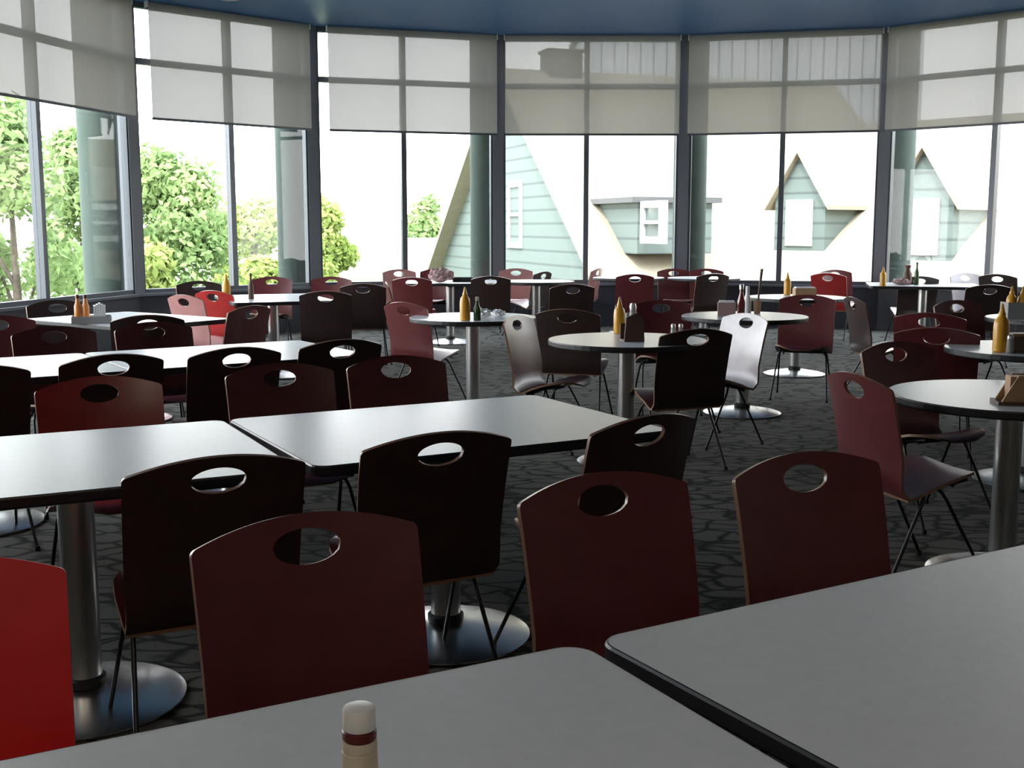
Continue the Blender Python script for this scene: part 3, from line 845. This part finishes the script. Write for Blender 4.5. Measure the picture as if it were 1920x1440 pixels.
# the valleys where the wing's roof meets this slope
w0 = atY(1600, 235, 25.4); RZ = w0.z; w0.z = 0
d_ = ray(1920, 211); w1 = d_ * ((RZ - CAM_H) / d_.z); w1.z = 0
wd = (w1 - w0).normalized(); wn = Vector((wd.y, -wd.x, 0))
if wn.y > 0: wn = -wn                     # points at the viewer
sl2 = .68
def valley(s):
    p_ = O + qv * s - w0; p_.z = 0
    return ((RZ - roofz(s)) / sl2 - p_.dot(wn)) / rv.dot(wn)
s1_ = (apex.z - RZ) / slope
prism(bm, [HL(0, 0, apex.z), HL(sR, 0, roofz(sR)), HL(sR, valley(sR), roofz(sR)), HL(s1_, valley(s1_), roofz(s1_)), HL(s1_, RL, roofz(s1_)), HL(0, RL, apex.z)], (0, 0, -.14))
prism(bm, [HL(0, 0, apex.z), HL(-sL - .3, 0, roofz(sL + .3)), HL(-sL - .3, 0, roofz(sL + .3) - .14), HL(0, 0, apex.z - .14)], rv * RL)
obj('roof', bm, M['roof'], house)
bm = NB(); a0 = apex.z - .6
prism(bm, [HL(-.3, 1.2, a0), HL(.25, 1.2, a0), HL(.25, 2.0, a0), HL(-.3, 2.0, a0)], (0, 0, .98)); prism(bm, [HL(-.34, 1.16, a0 + .98), HL(.29, 1.16, a0 + .98), HL(.29, 2.04, a0 + .98), HL(-.34, 2.04, a0 + .98)], (0, 0, .06)); obj('chimney', bm, M['chimney'], house)
def on_gable(px, py):        # point on the gable wall
    d = ray(px, py); pl = O + rv * .35; o_ = Vector((0, 0, CAM_H)); t_ = (pl - o_).dot(rv) / d.dot(rv)
    return o_ + d * t_
def gable_window(px0, px1, py0, py1, dep, parent, plane):
    a = plane(px0, py0); b2 = plane(px1, py1)
    s0, s1 = (a - O).dot(qv), (b2 - O).dot(qv); z1, z0 = a.z, b2.z
    tt = (a - O).dot(rv) - dep
    bm = NB(); w_ = .12
    for (p0, p1, q0, q1) in ((s0 - w_, s1 + w_, z1, z1 + w_), (s0 - w_, s1 + w_, z0 - w_, z0), (s0 - w_, s0, z0, z1), (s1, s1 + w_, z0, z1), (s0, s1, (z0 + z1) / 2 - .03, (z0 + z1) / 2 + .03)):
        prism(bm, [HL(p0, tt - .02, q0), HL(p1, tt - .02, q0), HL(p1, tt - .02, q1), HL(p0, tt - .02, q1)], rv * .12)
    f_ = obj('window', bm, M['siding_trim'], parent)
    bm = NB(); prism(bm, [HL(s0, tt + .03, z0), HL(s1, tt + .03, z0), HL(s1, tt + .03, z1), HL(s0, tt + .03, z1)], rv * .03); obj('pane', bm, M['winglass'], f_)
gable_window(957, 976, 352, 455, .02, house, on_gable)

# dormer on the slope towards the viewer: a boxy dormer whose left cheek shows
a = on_roof(1124, 383); s0 = (a - O).dot(qv); t0 = (a - O).dot(rv); zt = a.z
drop = .92
DL = 1.75
s1 = s0 + drop / slope
bm = NB(); prism(bm, [HL(s0, t0, zt), HL(s0 + DL, t0, zt), HL(s0 + DL, t0, zt - drop), HL(s1, t0, zt - drop)], rv * 1.5); obj('dormer', bm, M['siding'], house)
bm = NB(); prism(bm, [HL(s0 - .25, t0 - .15, zt), HL(s0 + DL + .1, t0 - .15, zt), HL(s0 + DL + .1, t0 - .15, zt + .10), HL(s0 - .25, t0 - .15, zt + .10)], rv * 1.8); obj('dormer_roof', bm, M['fascia'], house)
def on_cheek(px, py):
    d = ray(px, py); o_ = Vector((0, 0, CAM_H)); t_ = (a - o_).dot(rv) / d.dot(rv); return o_ + d * t_
gable_window(1208, 1236, 390, 444, .0, house, on_cheek)

# --- wing of the same house, its slope facing left and towards us, with two gable-fronted dormers
W0 = Vector((w0.x, w0.y, GZ))
def WL(t_, s, z): return wd * t_ + wn * s + Vector((0, 0, z - GZ)) + W0 - O
S2 = 6.2; T0, T1 = -2.2, 13.0
bm = NB(); prism(bm, [WL(T0, 0, RZ), WL(T0, S2, RZ - sl2 * S2), WL(T0, S2, RZ - sl2 * S2 - .15), WL(T0, 0, RZ - .15)], wd * (T1 - T0)); prism(bm, [WL(T0, 0, RZ), WL(T0, -S2, RZ - sl2 * S2), WL(T0, -S2, RZ - sl2 * S2 - .15), WL(T0, 0, RZ - .15)], wd * (T1 - T0)); obj('wing_roof', bm, M['roof'], house)
TW = 4.5
bm = NB(); prism(bm, [WL(TW, S2 - .5, GZ), WL(TW, S2 - .5, RZ - sl2 * (S2 - .5) - .16), WL(TW, 0, RZ - .16), WL(TW, -S2 + .5, RZ - sl2 * (S2 - .5) - .16), WL(TW, -S2 + .5, GZ)], wd * (T1 - TW - .4)); obj('wing_wall', bm, M['siding'], house)
nrm2 = (wn * sl2 + Vector((0, 0, 1))).normalized()
def on_wing(px, py):
    d = ray(px, py); o_ = Vector((0, 0, CAM_H)); pl = Vector((w0.x, w0.y, RZ)); t_ = (pl - o_).dot(nrm2) / d.dot(nrm2); return o_ + d * t_
def dormer(px, py, wdt, hgt, pitch=1.5):
    """front base centre on the wing roof; width, wall height"""
    p = on_wing(px, py) - W0
    t_ = p.dot(wd); s = p.dot(wn); zb = p.z + GZ
    h2 = wdt / 2; zt = zb + hgt; zp = zt + h2 * pitch
    back = s - (zp - zb) / sl2 - .1
    bm = NB()
    prism(bm, [WL(t_ - h2, s, zb), WL(t_ + h2, s, zb), WL(t_ + h2, s, zt), WL(t_, s, zp), WL(t_ - h2, s, zt)], wn * (back - s))
    d_ = obj('dormer', bm, M['siding'], house)
    e_ = .14
    for sg in (-1, 1):
        bm = NB()
        prism(bm, [WL(t_, s + .15, zp + .07), WL(t_ + sg * (h2 + e_), s + .15, zt - e_ * pitch + .07), WL(t_ + sg * (h2 + e_), s + .15, zt - e_ * pitch), WL(t_, s + .15, zp)], wn * (back - s - .15))
        obj('dormer_roof', bm, M['roof'], d_)
    bm = NB()
    x0, x1, z0, z1 = t_ - h2 * .42, t_ + h2 * .42, zb + .15, zt - .08; f_ = .06
    for (p0, p1, q0, q1) in ((x0 - f_, x1 + f_, z1, z1 + f_), (x0 - f_, x1 + f_, z0 - f_, z0), (x0 - f_, x0, z0, z1), (x1, x1 + f_, z0, z1), (x0, x1, (z0 + z1) / 2 - .02, (z0 + z1) / 2 + .02)):
        prism(bm, [WL(p0, s + .03, q0), WL(p1, s + .03, q0), WL(p1, s + .03, q1), WL(p0, s + .03, q1)], wn * -.06)
    obj('dormer_window', bm, M['siding_trim'], d_)
    bm = NB(); prism(bm, [WL(x0, s + .012, z0), WL(x1, s + .012, z0), WL(x1, s + .012, z1), WL(x0, s + .012, z1)], wn * -.02); obj('dormer_pane', bm, M['siding_trim'], d_)
dormer(1497, 470, 1.12, .97)
dormer(1727, 488, 1.10, 1.06)

# pale metal-clad hall behind
p0 = atY(1100, 300, 56); p1 = atY(1760, 300, 52)
hall = thing('metal_clad_hall', 'pale seam-clad hall showing through the middle right shades above the roof', 'building', (p0.x, p0.y, GZ))
bm = NB(); box(bm, 0, (p1 - p0).length, 0, 12, 0, 15.5); obj('wall', bm, M['seam'], hall)
bm = NB(); box(bm, -.3, (p1 - p0).length + .3, -.3, 12.3, 15.5, 15.8); obj('roof', bm, M['siding_trim'], hall)
# low pale building between the trees and the gable
a = atY(640, 520, 44); b2 = atY(815, 455, 44)
sh = thing('low_white_building', 'low white-roofed building between the lime tree and the gabled house', 'building', (a.x, 44, GZ))
L_ = b2.x - a.x
bm = NB(); box(bm, 0, L_, 0, 6, 0, 3.4); obj('wall', bm, M['siding_trim'], sh)
bm = NB(); prism(bm, [(-.3, -.3, 3.4), (L_ + .3, -.3, 3.4), (L_ + .3, 3, b2.z - GZ), (L_ * .3, 3, b2.z - GZ)], (0, 0, .15)); prism(bm, [(-.3, 6.3, 3.4), (L_ + .3, 6.3, 3.4), (L_ + .3, 3, b2.z - GZ), (L_ * .3, 3, b2.z - GZ)], (0, 0, .15)); obj('roof', bm, M['siding_trim'], sh)

# ------------------------------------------------------------------ light
w = bpy.data.worlds.new('overcast_sky'); SC.world = w; w.use_nodes = True
n = w.node_tree.nodes; l = w.node_tree.links
bg = n['Background']; bg.inputs['Strength'].default_value = 10.0
tc = n.new('ShaderNodeTexCoord'); sx = n.new('ShaderNodeSeparateXYZ'); cr = n.new('ShaderNodeValToRGB')
cr.color_ramp.elements[0].position = .0; cr.color_ramp.elements[0].color = (1, .995, .98, 1)
cr.color_ramp.elements[1].position = .6; cr.color_ramp.elements[1].color = (.80, .90, 1.0, 1)
l.new(tc.outputs['Generated'], sx.inputs[0]); l.new(sx.outputs['Z'], cr.inputs['Fac']); l.new(cr.outputs['Color'], bg.inputs['Color'])

sd = bpy.data.lights.new('sun', 'SUN'); sd.energy = 4.0; sd.angle = R(3); sd.color = (1, .96, .88)
so = bpy.data.objects.new('sun', sd); C.objects.link(so); so.rotation_euler = (R(38), R(0), R(-24))

# added fill lamps, unseen behind the camera, to brighten the chair fronts
for x_, y_ in ((-2.6, -1.6), (1.2, -2.2)):
    ld = bpy.data.lights.new('fill_lamp', 'AREA'); ld.energy = 40; ld.shape = 'DISK'; ld.size = .6; ld.color = (1, .86, .68)
    lo = bpy.data.objects.new('fill_lamp', ld); C.objects.link(lo); lo.location = (x_, y_, CEIL - .02)

vs = SC.view_settings
vs.view_transform = 'Standard'; vs.look = 'None'; vs.exposure = 0; vs.gamma = 1; vs.use_curve_mapping = False
SC.cycles.max_bounces = 10; SC.cycles.transparent_max_bounces = 16; SC.cycles.diffuse_bounces = 5; SC.cycles.glossy_bounces = 4
SC.cycles.caustics_reflective = False; SC.cycles.caustics_refractive = False
SC.cycles.use_denoising = True
